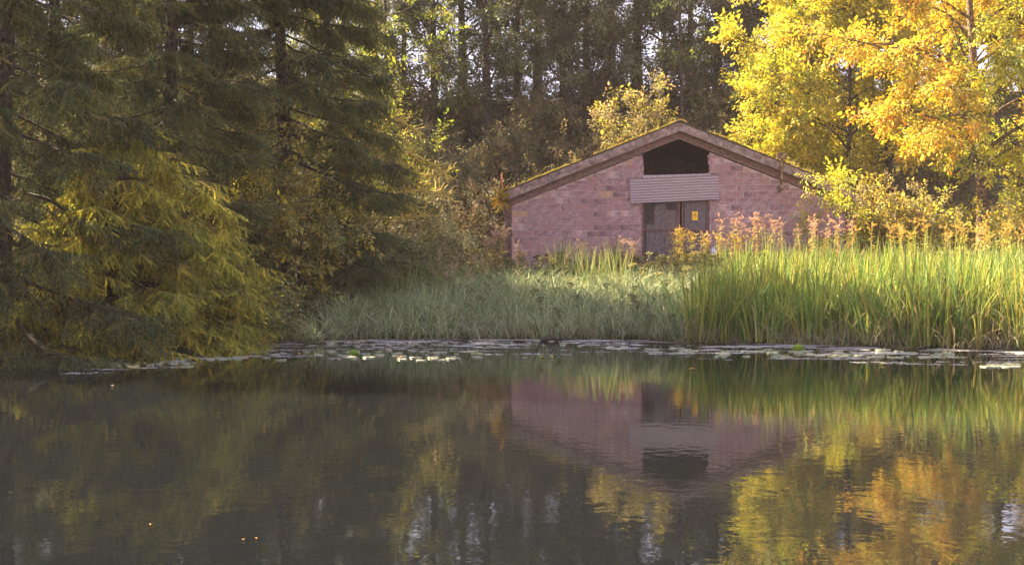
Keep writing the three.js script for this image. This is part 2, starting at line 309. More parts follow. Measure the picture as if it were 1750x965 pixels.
  cx.lineWidth = 8; cx.strokeStyle = '#7a4a08'; cx.beginPath(); cx.moveTo(16, 82); cx.quadraticCurveTo(48, 16, 80, 82); cx.stroke(); cx.fillRect(40, 62, 16, 28); cx.fillRect(12, 78, 20, 8); cx.fillRect(64, 78, 20, 8);
  cx.fillStyle = '#c98f08'; cx.fillRect(20, 112, 56, 6); cx.fillRect(28, 124, 40, 5);
  const ct = new THREE.CanvasTexture(cv); ct.colorSpace = THREE.SRGBColorSpace;
  const sg = new MB(); { const q = [sg.v(-0.1, 0, 0.004, 0, 0), sg.v(0.1, 0, 0.004, 1, 0), sg.v(0.1, 0.3, 0.004, 1, 1), sg.v(-0.1, 0.3, 0.004, 0, 1)]; sg.quad(...q); }
  const sign = mesh('warning_sign', sg.geo(), std({ map: ct, roughness: 0.5 }), shed); sign.position.set(sx(1188), sy(376), -0.034); sign.rotation.z = -0.02;
  mesh('sign_backing', new MB().box(-0.1, 0.1, 0, 0.3, 0, 0.003).geo(), rust, sign);
  sign.userData.label = 'yellow warning sign with dark pictogram';
  // short post with a small board, fixed to the gable and rising past the roof edge
  const wood = std({ color: C(0.72, 0.50, 0.26), map: barkTex, roughness: 0.9 });
  const post = mesh('bracket_post', new MB().box(-0.045, 0.045, sy(330), sy(272), 0.315, 0.37).geo(), wood, shed); post.position.x = sx(1332); post.rotation.z = 0.0;
  mesh('bracket_arm', new MB().box(-0.04, 0.04, sy(328), sy(325), -0.005, 0.31).geo(), wood, post);
  mesh('board', new MB().box(-0.17, 0.17, sy(274), sy(263), 0.372, 0.41).geo(), wood, post);
}
// small white can by the door
{
  const can = thing('white_can', 'small white plastic can on ground right of shed door', 'can', null, V(SX + sx(1217), ground(SX + sx(1217), SZ + 0.35), SZ + 0.35));
  const body = []; for (const [r, y] of [[0.001, 0], [0.1, 0.005], [0.115, 0.03], [0.115, 0.62], [0.1, 0.7], [0.045, 0.74], [0.045, 0.78]]) body.push(new THREE.Vector2(r, y));
  mesh('body', new THREE.LatheGeometry(body, 18), std({ color: C(0.68, 0.64, 0.68), roughness: 0.5 }), can);
  mesh('cap', new THREE.CylinderGeometry(0.05, 0.05, 0.04, 14).translate(0, 0.80, 0), std({ color: C(0.5, 0.48, 0.55), roughness: 0.5 }), can);
}

// ---------------------------------------------------------------- plant building blocks
function foliage(name, geo, mat, list, parent, label) {
  const m = new THREE.InstancedMesh(geo, mat, list.length), X = new THREE.Matrix4(), q = new THREE.Quaternion(), q2 = new THREE.Quaternion(), s = V();
  m.name = parent ? name : named(name); m.castShadow = m.receiveShadow = true; m.userData.kind = 'stuff';
  list.forEach((e, k) => {
    if (e.d) { q.setFromUnitVectors(V(0, 0, 1), e.d.clone().normalize()); q2.setFromAxisAngle(V(0, 0, 1), e.roll ?? 0); q.multiply(q2); }
    else q.setFromEuler(new THREE.Euler(e.tx ?? 0, e.ry ?? rnd() * 6.283, e.tz ?? 0));
    if (Array.isArray(e.s)) s.set(...e.s); else s.setScalar(e.s);
    m.setMatrixAt(k, X.compose(e.p, q, s)); m.setColorAt(k, e.c);
  });
  m.frustumCulled = false; (parent ?? scene).add(m); return m;
}
function blades({ n, spread, len, wid, lean, bend, tints, seg = 5 }) { // a tuft of long pointed blades
  const mb = new MB();
  for (let k = 0; k < n; k++) {
    mb.tint = pick(tints);
    const a = rr(0, 6.283), r = spread * Math.sqrt(rnd()), L = rr(...len), w = rr(...wid), out = V(Math.cos(a), 0, Math.sin(a)), side = V(-Math.sin(a), 0, Math.cos(a)), ln = lean * rr(0.2, 1), bd = bend * rr(0.1, 1) ** 1.5, tw = rr(-1, 1);
    const b = V(Math.cos(a) * r, -0.05, Math.sin(a) * r); let prev = null, p = b.clone();
    for (let i = 0; i <= seg; i++) {
      const f = i / seg, th = ln + bd * f * f * 2.2, ww = w * (i === seg ? 0.02 : (1 - f * f * 0.75)) * 0.5, sd = side.clone().applyAxisAngle(V(0, 1, 0), tw * f * 0.8 + tw * 0.7);
      if (i) p.addScaledVector(out, Math.sin(th) * L / seg).add(V(0, Math.cos(th) * L / seg, 0));
      const row = [mb.v(p.x - sd.x * ww, p.y, p.z - sd.z * ww), mb.v(p.x + sd.x * ww, p.y, p.z + sd.z * ww)];
      if (prev) mb.quad(prev[0], prev[1], row[1], row[0]); prev = row;
    }
  }
  return mb.geo();
}
// sprays run along +z
function broadSpray({ n = 9, len = 0.55, leaf = [0.13, 0.19], wid = 0.5, droop = 0.25, spread = 1 }) {
  const mb = new MB(); mb.tint = [0.5, 0.35, 0.3];
  mb.tube([V(0, 0, 0), V(0, 0.01, len * 0.5), V(0, -droop * len * 0.3, len)], [0.006, 0.004, 0.002], 3, false);
  for (let k = 0; k < n; k++) {
    const f = (k + 0.6) / n, z = f * len, L = rr(...leaf), a = k * 2.4 + rr(-0.6, 0.6), q = rr(0.6, 1.3), lum = rr(0.55, 1.45), o = rnd() < 0.12 ? 1.4 : 1;
    mb.tint = [lum * o * rr(0.9, 1.1), lum * rr(0.92, 1.08), lum * rr(0.7, 1.6)];
    const d = V(Math.cos(a) * q * spread, Math.sin(a) * q * 0.75 - droop, 0.35 + f * 0.6);
    mb.leaf(V(Math.cos(a) * 0.05, Math.sin(a) * 0.05 - droop * len * 0.3 * f * f, z), d, V(rr(-0.7, 0.7), 1, rr(-0.7, 0.7)), L, L * wid, rr(0.03, 0.12), rr(0.02, 0.2));
  }
  mb.leaf(V(0, -droop * len * 0.3, len), V(rr(-0.2, 0.2), -droop, 1), V(0, 1, 0), leaf[1], leaf[1] * wid);
  return mb.geo();
}
function needleSpray() { // a flat drooping spray of finger-like twigs set with needles
  const mb = new MB(), L = 0.7; mb.tint = [0.9, 0.6, 0.5];
  mb.tube([V(0, 0, 0), V(0, -0.02, L * 0.5), V(0, -0.1, L)], [0.006, 0.004, 0.002], 3, false);
  const brush = (a, b, n, nl) => { const d = V().subVectors(b, a), u = V().crossVectors(d, V(0.2, 1, 0.1)).normalize(), w = V().crossVectors(d, u).normalize(), k0 = rr(0.45, 1.7); d.normalize(); mb.tint = [k0 * rr(0.9, 1.15), k0, k0 * rr(0.8, 1.2)];
    for (let k = 0; k < n; k++) { const f = k / n, ph = k * 2.4, p = a.clone().lerp(b, f), o = u.clone().multiplyScalar(Math.cos(ph)).addScaledVector(w, Math.sin(ph)), t = p.clone().addScaledVector(o, nl * 0.7).addScaledVector(d, nl * 0.9), sd = V().crossVectors(o, d).multiplyScalar(0.0085);
      mb.tri(mb.v(p.x - sd.x, p.y - sd.y, p.z - sd.z), mb.v(p.x + sd.x, p.y + sd.y, p.z + sd.z), mb.v(t.x, t.y, t.z)); } };
  for (let k = 0; k < 10; k++) { const f = 0.08 + 0.9 * k / 10, sgn = k % 2 ? 1 : -1, l = rr(0.16, 0.3) * (1.15 - 0.5 * f), a = V(0, -0.1 * f * f, f * L), b = a.clone().add(V(sgn * l * rr(0.4, 0.9), -l * rr(0.2, 1.0), l * rr(0.3, 0.8))); brush(a, b, 22, 0.04); }
  brush(V(0, -0.04, L * 0.6), V(0, -0.12, L + 0.1), 26, 0.04);
  return mb.geo();
}
const G = {
  big: [0, 1, 2].map(() => broadSpray({})),
  mid: [0, 1, 2].map(() => broadSpray({ n: 12, len: 0.5, leaf: [0.06, 0.145] })),
  small: [0, 1].map(() => broadSpray({ n: 14, len: 0.45, leaf: [0.055, 0.085], wid: 0.55 })),
  droop: [0, 1].map(() => broadSpray({ n: 12, len: 0.55, leaf: [0.1, 0.15], wid: 0.38, droop: 0.7 })),
  willow: [0, 1].map(() => broadSpray({ n: 16, len: 0.55, leaf: [0.07, 0.11], wid: 0.26, droop: 0.15 })),
  needle: [0, 1, 2].map(needleSpray),
};
const jit = (a = 1) => V(rr(-a, a), rr(-a, a), rr(-a, a));
const shadeOf = (pal) => { const c = pick(pal), k = rr(0.75, 1.25); return C(c[0] * k, c[1] * k * rr(0.92, 1.06), c[2] * k); };

/* a broadleaved tree: trunk, limbs that each carry side branches, and sprays of leaves on those.
   o: p base, H height, r trunk radius, lean, crown {y0, y1, rx, rz}, limbs, twigs per limb, sprays per twig, geo, pal */
function tree(name, label, category, group, o) {
  const t = thing(name, label, category, group, o.p), H = o.H, lean = o.lean ?? V(0, 0, 0), ph = rr(0, 9);
  const axis = (f) => V(lean.x * f + 0.18 * Math.sin(f * 5 + ph) * f, H * f, lean.z * f + 0.18 * Math.cos(f * 4 + ph) * f);
  const tp = []; for (let k = 0; k <= 12; k++) tp.push(axis(k / 12)); tp[0].y -= 0.5;
  const tm = new MB().tube(tp, (f) => o.r * (1 - 0.86 * f) * (1 + 0.5 * Math.exp(-f * 22)), o.sides ?? 9);
  const L = [], cr = o.crown, single = o.branches === false;
  const spray = (p, d, k = 1) => o.clear && p.y < 11 && p.z > -0.4 && Math.abs(p.x - axis(p.y / H).x) < o.clear ? 0 : L.push({ p, d, roll: rr(-0.9, 0.9), s: rr(0.6, 1.35) * (o.scale ?? 1) * k, c: shadeOf(o.pal) });
  for (let k = 0; k < o.limbs; k++) {
    const f = (k + rr(0.2, 0.8)) / o.limbs, y = lerp(cr.y0, cr.y1, f), az = k * 2.4 + rr(-0.5, 0.5);
    const prof = Math.sqrt(Math.max(0.08, 1 - Math.pow(f * 1.6 - 0.55, 2) / 1.15)) * rr(0.7, 1.12);
    const end = V(Math.cos(az) * cr.rx * prof, 0, Math.sin(az) * cr.rz * prof), sf = clamp((y - end.length() * 0.35) / H, 0.04, 0.96), s0 = axis(sf);
    end.add(axis(clamp(y / H, 0, 1))); end.y = y + rr(-0.5, 0.5);
    const m1 = s0.clone().lerp(end, 0.35).add(V(0, 0.1 * s0.distanceTo(end), 0)).add(jit(0.15)), m2 = s0.clone().lerp(end, 0.7).add(V(0, 0.1 * s0.distanceTo(end), 0)).add(jit(0.2));
    const cv = new THREE.CatmullRomCurve3([s0, m1, m2, end]), r0 = Math.min(o.r * 0.5, 0.022 * s0.distanceTo(end) + 0.008) * (1 - 0.5 * sf);
    const bm = single ? tm : new MB();
    bm.tube(cv.getPoints(7), (q) => r0 * (1 - 0.85 * q), 5);
    for (let j = 0; j < o.twigs; j++) {
      const q = lerp(0.3, 1, Math.sqrt((j + rnd()) / o.twigs)), a = cv.getPoint(q), tg = cv.getTangent(q), d = tg.clone().multiplyScalar(0.6).add(jit(1)).add(V(0, o.twigUp ?? 0.05, 0)).normalize(), l = rr(0.5, 1.1) * (o.twigLen ?? 1.0), b = a.clone().addScaledVector(d, l); b.y -= (o.sag ?? 0.08) * l;
      bm.tube([a, a.clone().lerp(b, 0.5).add(V(0, 0.06 * l, 0)), b], [r0 * 0.35 + 0.004, 0.006, 0.003], 3, false);
      if (o.gap && n3(b.x * o.gap[0] + ph, b.y * o.gap[0], b.z * o.gap[0]) < o.gap[1]) continue;
      for (let i = 0; i < o.sprays; i++) { const w = rr(0.2, 1.02); spray(a.clone().lerp(b, w).add(jit(0.08)), d.clone().add(jit(0.8)).add(V(0, -(o.droop ?? 0.15), 0))); }
    }
    if (!single) mesh('branch', bm.geo(), o.limbMat ?? o.bark ?? M.bark, t);
  }
  o.more?.(t, L, spray, axis);
  mesh('trunk', tm.geo(), o.bark ?? M.bark, t);
  if (L.length) foliage('crown', pick(o.geo), o.mat ?? M.leaf, L, t);
  return t;
}
// a many-stemmed shrub
function shrub(name, label, category, group, o) {
  const t = thing(name, label, category, group, o.p), L = [], ph = rr(0, 50);
  for (let k = 0; k < o.stems; k++) {
    const a = k * 2.4 + rr(-0.4, 0.4), rad = Math.sqrt((k + 0.5) / o.stems), h = o.H * (1 - 0.55 * rad * rad) * rr(0.8, 1.1), e = V(Math.cos(a) * o.rx * rad, h, Math.sin(a) * o.rz * rad), b = V(Math.cos(a) * 0.12, -0.2, Math.sin(a) * 0.12);
    const cv = new THREE.CatmullRomCurve3([b, V(e.x * 0.35, h * 0.5, e.z * 0.35).add(jit(0.12)), V(e.x * 0.75, h * 0.85, e.z * 0.75).add(jit(0.15)), e]);
    const mb = new MB().tube(cv.getPoints(6), (q) => (o.r ?? 0.022) * (1 - 0.8 * q), 4);
    for (let j = 0; j < o.twigs; j++) {
      const q = rr(o.low ?? 0.25, 1), s = cv.getPoint(q), d = jit(1).add(V(0, 0.15, 0)).normalize(), l = rr(0.3, 0.8) * (o.twigLen ?? 1), z = s.clone().addScaledVector(d, l);
      mb.tube([s, z], [0.006, 0.003], 3, false);
      if (o.gap && n3(z.x * 0.9 + ph, z.y * 0.9, z.z * 0.9) < o.gap) continue;
      for (let i = 0; i < o.sprays; i++) L.push({ p: s.clone().lerp(z, rr(0.2, 1)), d: d.clone().add(jit(0.8)).add(V(0, -(o.droop ?? 0.1), 0)), roll: rr(-0.9, 0.9), s: rr(0.7, 1.25) * (o.scale ?? 1), c: shadeOf(o.pal) });
    }
    mesh('stem', mb.geo(), o.bark ?? M.bark, t);
  }
  o.more?.(t, L);
  if (L.length) foliage('leafage', pick(o.geo), o.mat ?? M.leaf, L, t);
  return t;
}
function spruce(label, o) {
  const t = thing('spruce_tree', label, 'tree', 'spruces on the near bank', o.p), H = o.H;
  const axis = (y) => V(0.1 * Math.sin(y * 0.5 + o.p.x), y, 0.1 * Math.cos(y * 0.4)), tp = []; for (let k = 0; k <= 10; k++) tp.push(axis(k / 10 * H)); tp[0].y -= 0.5;
  mesh('trunk', new MB().tube(tp, (f) => 0.24 * (1 - 0.93 * f), 9).geo(), M.bark, t);
  const L = [];
  for (let k = 0; k < o.n; k++) {
    const f = Math.pow((k + 0.5) / o.n, 1.15), y = lerp(o.y0, H * 0.98, f), az = k * 2.39996 + rr(-0.3, 0.3), R = o.R * Math.pow(1 - f, 0.75) * rr(0.7, 1.12) + 0.25;
    if (o.skip && o.skip(az, y, R)) continue;
    const d = V(Math.cos(az), 0, Math.sin(az)), s0 = axis(y), pts = [], dr = lerp(0.42, 0.1, f) * rr(0.75, 1.25);
    for (let i = 0; i <= 7; i++) { const q = i / 7; pts.push(s0.clone().addScaledVector(d, R * q).add(V(0, R * (-dr * Math.pow(q, 1.1) + 0.30 * dr * Math.pow(q, 3)), 0)).add(i ? jit(0.04) : V())); }
    for (const p of pts) { const g = ground(o.p.x + p.x, o.p.z + p.z); p.y = Math.max(p.y, Math.max(g, 0.02) - o.p.y + 0.2); }
    mesh('branch', new MB().tube(pts, (q) => 0.014 * R * (1 - 0.85 * q) + 0.004, 4).geo(), M.bark, t);
    const cv = new THREE.CatmullRomCurve3(pts), side = V(-d.z, 0, d.x), n = Math.round(R * o.dens);
    for (let i = 0; i < n; i++) {
      const q = lerp(0.12, 1, Math.sqrt((i + rnd()) / n)), w = (i % 3 - 1) * rr(0.05, 0.34) * (1.15 - q) * R * 0.6, p = cv.getPoint(q).addScaledVector(side, w); p.y -= Math.abs(w) * 0.35;
      const dd = d.clone().multiplyScalar(rr(0.3, 1)).addScaledVector(side, Math.sign(w) * rr(0, 1.1)).add(V(0, -rr(-0.05, 0.75), 0));
      L.push({ p, d: dd, roll: rr(-0.6, 0.6), s: rr(0.65, 1.3), c: shadeOf(o.pal) });
    }
  }
  foliage('foliage', pick(G.needle), o.mat ?? M.needle, L, t);
  return t;
}
const on = (px, d, dy = 0) => { const x = (px - 875) / F * d; return V(x, ground(x, -d) + dy, -d); };

// ---------------------------------------------------------------- spruces on the left bank
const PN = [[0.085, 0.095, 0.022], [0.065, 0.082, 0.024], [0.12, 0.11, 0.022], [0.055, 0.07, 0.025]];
spruce('big drooping spruce at the left edge, its skirts over the water', { p: on(10, 20.9), H: 15, R: 2.9, n: 100, y0: 0.5, dens: 22, pal: PN });
spruce('spruce left of the bare stem with low sweeping branches', { p: on(285, 26), H: 13, R: 2.5, n: 95, y0: 0.5, dens: 22, pal: PN });
spruce('tall spruce with a bare straight stem among the left conifers', { p: on(363, 29), H: 17, R: 3.4, n: 70, y0: 8, dens: 18, pal: PN });
spruce('rightmost dark spruce, its edge against the yellow leaves', { p: on(480, 31), H: 15.5, R: 3.3, n: 90, y0: 1.5, dens: 18, pal: PN });
spruce('spruce standing behind the leftmost one, mostly hidden', { p: on(90, 33), H: 15, R: 3.4, n: 70, y0: 1.5, dens: 15, pal: PN });
spruce('spruce behind the gap between the left conifers', { p: on(225, 37), H: 18, R: 3.6, n: 75, y0: 2, dens: 13, pal: PN });
spruce('dim spruce filling the far left corner behind others', { p: on(45, 34), H: 18, R: 3.8, n: 70, y0: 3, dens: 13, pal: PN });
spruce('low dim spruce deep among the left conifers', { p: on(330, 41), H: 12, R: 3.2, n: 60, y0: 3, dens: 12, pal: PN });
spruce('tall dim spruce behind the willow shrub', { p: on(560, 41), H: 18, R: 2.8, n: 80, y0: 3.2, dens: 14, pal: PN });
spruce('high-crowned spruce beyond the left edge', { p: V(-14.2, ground(-14.2, -26.6), -26.6), H: 23, R: 5, n: 60, y0: 13, dens: 15, pal: PN });
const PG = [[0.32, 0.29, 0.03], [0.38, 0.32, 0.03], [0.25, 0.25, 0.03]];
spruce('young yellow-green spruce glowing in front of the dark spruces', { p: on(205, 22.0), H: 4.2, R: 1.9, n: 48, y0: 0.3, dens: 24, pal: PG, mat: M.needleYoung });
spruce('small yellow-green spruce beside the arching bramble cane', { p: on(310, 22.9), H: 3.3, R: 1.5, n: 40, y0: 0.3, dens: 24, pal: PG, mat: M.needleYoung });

// ---------------------------------------------------------------- trees on the skyline above the bank
const IVY = [[0.075, 0.09, 0.03], [0.095, 0.11, 0.03], [0.065, 0.08, 0.035]];
const SKYPX = [560, 625, 690, 742, 790, 832, 884, 918, 962, 1003, 1046, 1090, 1136, 1180, 1226, 1275, 1330, 1410];
SKYPX.forEach((px, k) => {
  const d = 57 + (k * 7 % 5) * 1.5 + rr(-0.5, 0.5), p = on(px, d);
  tree('skyline_tree', `${ORD[k]} dark ivy-clad tree from the left on top of the bank`, 'tree', 'dark trees along the top of the bank', {
    p, H: rr(11, 14), r: rr(0.16, 0.3), bark: M.barkDark, crown: { y0: 1.6, y1: 12.5, rx: rr(2.4, 3.2), rz: 2.8 }, limbs: 18, twigs: 12, sprays: 8, geo: G.mid, mat: M.leafDull, pal: [[0.09, 0.105, 0.03], [0.115, 0.125, 0.028], [0.08, 0.09, 0.03]], branches: false, gap: [0.55, -0.35], scale: 1.3,
    more: (t, L, spray, axis) => { for (let i = 0; i < 230; i++) { const f = Math.pow(rnd(), 1.1) * 0.72, a = rr(0, 6.28), q = rr(0.15, 0.55); L.push({ p: axis(f).add(V(Math.cos(a) * q, 0, Math.sin(a) * q)), d: V(Math.cos(a), rr(-0.9, 0.4), Math.sin(a)), roll: rr(-1, 1), s: rr(0.6, 1.0), c: shadeOf(IVY) }); } },
  });
});
// leafy young trees that catch the sun in front of that row
const PY = [[0.22, 0.24, 0.02], [0.28, 0.26, 0.02], [0.16, 0.20, 0.02]];
tree('sunlit_tree', 'thin tree with glowing yellow-green leaves beside the dark spruces', 'tree', null, { p: on(655, 45), H: 16, r: 0.13, lean: V(0.2, 0, 0), bark: M.barkDark, crown: { y0: 5.2, y1: 14, rx: 2.1, rz: 2.0 }, limbs: 14, twigs: 8, sprays: 4, geo: G.mid, pal: PY, scale: 1.1, gap: [0.7, -0.35] });
tree('sunlit_tree', 'small leaning tree with yellow-green sprays behind the spruce tip', 'tree', null, { p: on(590, 48), H: 15, r: 0.12, bark: M.barkDark, crown: { y0: 6, y1: 13, rx: 1.8, rz: 1.8 }, limbs: 10, twigs: 8, sprays: 4, geo: G.mid, pal: PY, scale: 1.1, gap: [0.7, -0.3] });
tree('sunlit_tree', 'slim tree with lime leaves upper centre right of skyline gap', 'tree', null, { p: on(1165, 54), H: 11.5, r: 0.12, bark: M.barkDark, crown: { y0: 3.5, y1: 11, rx: 2.4, rz: 2 }, limbs: 12, twigs: 8, sprays: 3, geo: G.mid, pal: [[0.13, 0.17, 0.02], [0.18, 0.2, 0.02], [0.09, 0.11, 0.03]], scale: 1.15, gap: [0.6, -0.1] });

// ---------------------------------------------------------------- undergrowth on the bank behind the shed
const PU = [[0.12, 0.12, 0.04], [0.16, 0.14, 0.045], [0.10, 0.10, 0.045], [0.18, 0.125, 0.05]];
const BANK = [[560, 44, 3.4], [640, 47, 3.6], [720, 45, 3.2], [770, 51, 3.4], [700, 54, 3.2], [830, 47, 2.9], [860, 53, 3.4], [800, 57, 2.8], [930, 49, 3.0], [950, 55, 3.2], [900, 58.5, 2.4], [1010, 52, 3.2], [1060, 57, 2.8], [1110, 53, 3.2], [1170, 57.5, 2.8], [1220, 54, 3.4], [1270, 57, 3.0], [1310, 53, 3.6], [1000, 58.5, 2.4], [690, 58, 2.6]];
BANK.sort((a, b) => a[0] - b[0]).forEach(([px, d, h], k) => shrub('bank_shrub', `${ORD[k]} dull bush from the left on the slope behind shed`, 'bush', 'dull bushes on the slope behind the shed', { p: on(px, d), H: h, rx: 2.0, rz: 1.8, stems: 9, twigs: 11, sprays: 5, geo: k % 3 ? G.mid : G.small, mat: M.leafDull, pal: PU, scale: 1.15, gap: -0.45, bark: M.barkDark }));
// bare tangled saplings with lit twigs on the bank
[[725, 46, 5.2], [960, 47.5, 4.6], [845, 50, 4.5], [1235, 47, 5.6], [905, 52, 5]].forEach(([px, d, h], k) => tree('bare_sapling', ['bare forked sapling on slope left of the shed roof', 'mossy bare sapling above left half of the roof', 'thin bare sapling rising behind right slope of the roof', 'low bare sapling on bank above left eave', 'bare sapling high on the bank'][[0, 1, 3, 2, 4][k]], 'sapling', null, { p: on(px, d), H: h, r: 0.06, bark: M.mossBark, limbMat: M.mossBark, crown: { y0: h * 0.45, y1: h, rx: 1.5, rz: 1.2 }, limbs: 7, twigs: 9, twigLen: 0.8, sag: 0.3, sprays: 1, geo: G.small, pal: [[0.2, 0.16, 0.04], [0.12, 0.1, 0.04]], gap: [0.9, 0.35] }));
for (const [x, z, h, l] of [[11.0, -48, 6.2, 'yellow bush rising just behind right slope of shed roof'], [13.4, -48.2, 5.6, 'yellow bush behind the right eave of the shed']]) shrub('golden_shrub', l, 'shrub', null, { p: V(x, ground(x, z), z), H: h, rx: 1.9, rz: 1.1, stems: 13, twigs: 12, sprays: 5, geo: G.mid, pal: [[0.52, 0.46, 0.02], [0.42, 0.43, 0.02], [0.56, 0.48, 0.03]], low: 0.3, gap: -0.5 });
shrub('hazel_shrub', 'bright-leaved shrub just behind left slope of shed roof', 'shrub', null, { p: V(5.0, ground(5.0, -48.6), -48.6), H: 7.6, rx: 2.4, rz: 1.2, stems: 14, twigs: 12, sprays: 4, geo: G.mid, pal: [[0.4, 0.38, 0.03], [0.3, 0.25, 0.07], [0.26, 0.22, 0.07]], low: 0.4, gap: -0.3, scale: 1.1 });

// ---------------------------------------------------------------- sunlit trees on the right
const PR = [[0.52, 0.47, 0.02], [0.42, 0.44, 0.02], [0.58, 0.49, 0.03], [0.28, 0.33, 0.03]], PO = [[0.58, 0.43, 0.02], [0.54, 0.46, 0.02], [0.36, 0.35, 0.03], [0.56, 0.34, 0.02]];
{
  const p = on(1683, 42), A = (px, py, d) => at(px, py, d).sub(p);
  tree('golden_tree', 'tall tree with a straight pale trunk in front of right wood', 'tree', null, {
    p, H: 16, r: 0.23, lean: V(-0.75, 0, 0), bark: M.barkPale, limbMat: M.barkPale, crown: { y0: 4.6, y1: 15.5, rx: 4.3, rz: 3.2 }, limbs: 34, twigs: 14, sprays: 9, geo: G.mid, scale: 1.12, pal: PO, gap: [0.42, -0.4], droop: 0.4, clear: 0.75,
    more: (t, L, spray) => {
      const arm = (pts, r, leafy) => { const cv = new THREE.CatmullRomCurve3(pts); mesh('branch', new MB().tube(cv.getPoints(10), (q) => r * (1 - 0.8 * q), 6).geo(), M.barkPale, t); for (let k = 0; k < leafy; k++) { const q = rr(0.4, 1), s = cv.getPoint(q).add(jit(0.35)); spray(s, V(rr(-1, 0.4), rr(-0.9, 0.3), rr(-0.6, 0.6))); } };
      arm([A(1660, 190, 41.9), A(1630, 160, 41.6), A(1595, 135, 41.2), A(1560, 118, 40.8)], 0.07, 50);
      arm([A(1662, 125, 41.9), A(1645, 90, 41.7), A(1625, 40, 41.6), A(1600, -10, 41.5)], 0.06, 40);
      arm([A(1560, 100, 41.8), A(1480, 75, 41.5), A(1400, 60, 41.2), A(1325, 55, 41)], 0.045, 60);
      arm([A(1672, 232, 41.8), A(1640, 235, 41.2), A(1600, 228, 40.8), A(1560, 232, 40.5)], 0.04, 60);
      arm([A(1684, 385, 41.9), A(1690, 360, 41.7), A(1696, 345, 41.6)], 0.05, 0);
    },
  });
}
tree('golden_tree', 'bushy yellow-green tree right behind the shed roof', 'tree', null, { p: on(1385, 49), H: 13, r: 0.18, bark: M.bark, crown: { y0: 2.6, y1: 12.6, rx: 3.4, rz: 2.4 }, limbs: 34, twigs: 14, sprays: 9, scale: 1.1, geo: G.mid, pal: PR, gap: [0.5, -0.6] });
tree('golden_tree', 'full golden tree between shed and the pale trunk', 'tree', null, { p: on(1520, 50), H: 14.5, r: 0.2, bark: M.bark, crown: { y0: 2.2, y1: 14, rx: 3.7, rz: 2.5 }, limbs: 36, twigs: 14, sprays: 9, geo: G.mid, pal: PR, gap: [0.45, -0.6] });
tree('golden_tree', 'lime-tinged tree between the two trees behind shed roof', 'tree', null, { p: on(1455, 47.5), H: 12, r: 0.14, bark: M.bark, crown: { y0: 4.5, y1: 11.6, rx: 2.6, rz: 2.0 }, limbs: 24, twigs: 11, sprays: 7, geo: G.mid, pal: PR, gap: [0.5, -0.4] });
tree('golden_tree', 'golden tree at the right edge with layered low sprays', 'tree', null, { p: on(1790, 40.5), H: 11, r: 0.16, bark: M.bark, crown: { y0: 1.8, y1: 10.5, rx: 2.4, rz: 2.4 }, limbs: 24, twigs: 12, sprays: 7, geo: G.droop, pal: PR, gap: [0.5, -0.25] });
tree('golden_tree', 'orange-tinged tree crowding the upper right behind the trunk', 'tree', null, { p: on(1625, 55), H: 16, r: 0.22, bark: M.bark, crown: { y0: 5.5, y1: 15.5, rx: 4.6, rz: 2.6 }, limbs: 34, twigs: 12, sprays: 7, geo: G.mid, scale: 1.25, pal: PO, gap: [0.4, -0.45] });
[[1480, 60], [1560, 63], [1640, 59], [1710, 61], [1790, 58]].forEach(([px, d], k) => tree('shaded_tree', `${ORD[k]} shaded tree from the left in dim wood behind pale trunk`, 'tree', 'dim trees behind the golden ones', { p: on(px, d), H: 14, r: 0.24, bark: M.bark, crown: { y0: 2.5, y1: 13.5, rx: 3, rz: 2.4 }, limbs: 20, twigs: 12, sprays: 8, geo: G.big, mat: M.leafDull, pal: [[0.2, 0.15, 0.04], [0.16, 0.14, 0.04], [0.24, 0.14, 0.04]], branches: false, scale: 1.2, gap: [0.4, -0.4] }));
[[1478, 41.6, 3.4, 'yellow-leaved shrub at the right corner of the shed'], [1530, 41, 3.0, 'mottled shrub beside the shed corner shrub, over reeds'], [1590, 41.5, 2.7, 'low thin-stemmed shrub left of the pale trunk'], [1640, 44, 2.3, 'dim low shrub at foot of pale trunk'], [1735, 38.5, 2.2, 'low bright shrub under the right edge tree']].forEach(([px, d, h, l]) => shrub('golden_shrub', l, 'shrub', null, { p: on(px, d), H: h, rx: 1.3, rz: 1.1, stems: 10, twigs: 10, sprays: 4, geo: G.mid, pal: [[0.34, 0.3, 0.02], [0.26, 0.25, 0.03], [0.4, 0.32, 0.05], [0.2, 0.17, 0.06]], gap: -0.4 }));

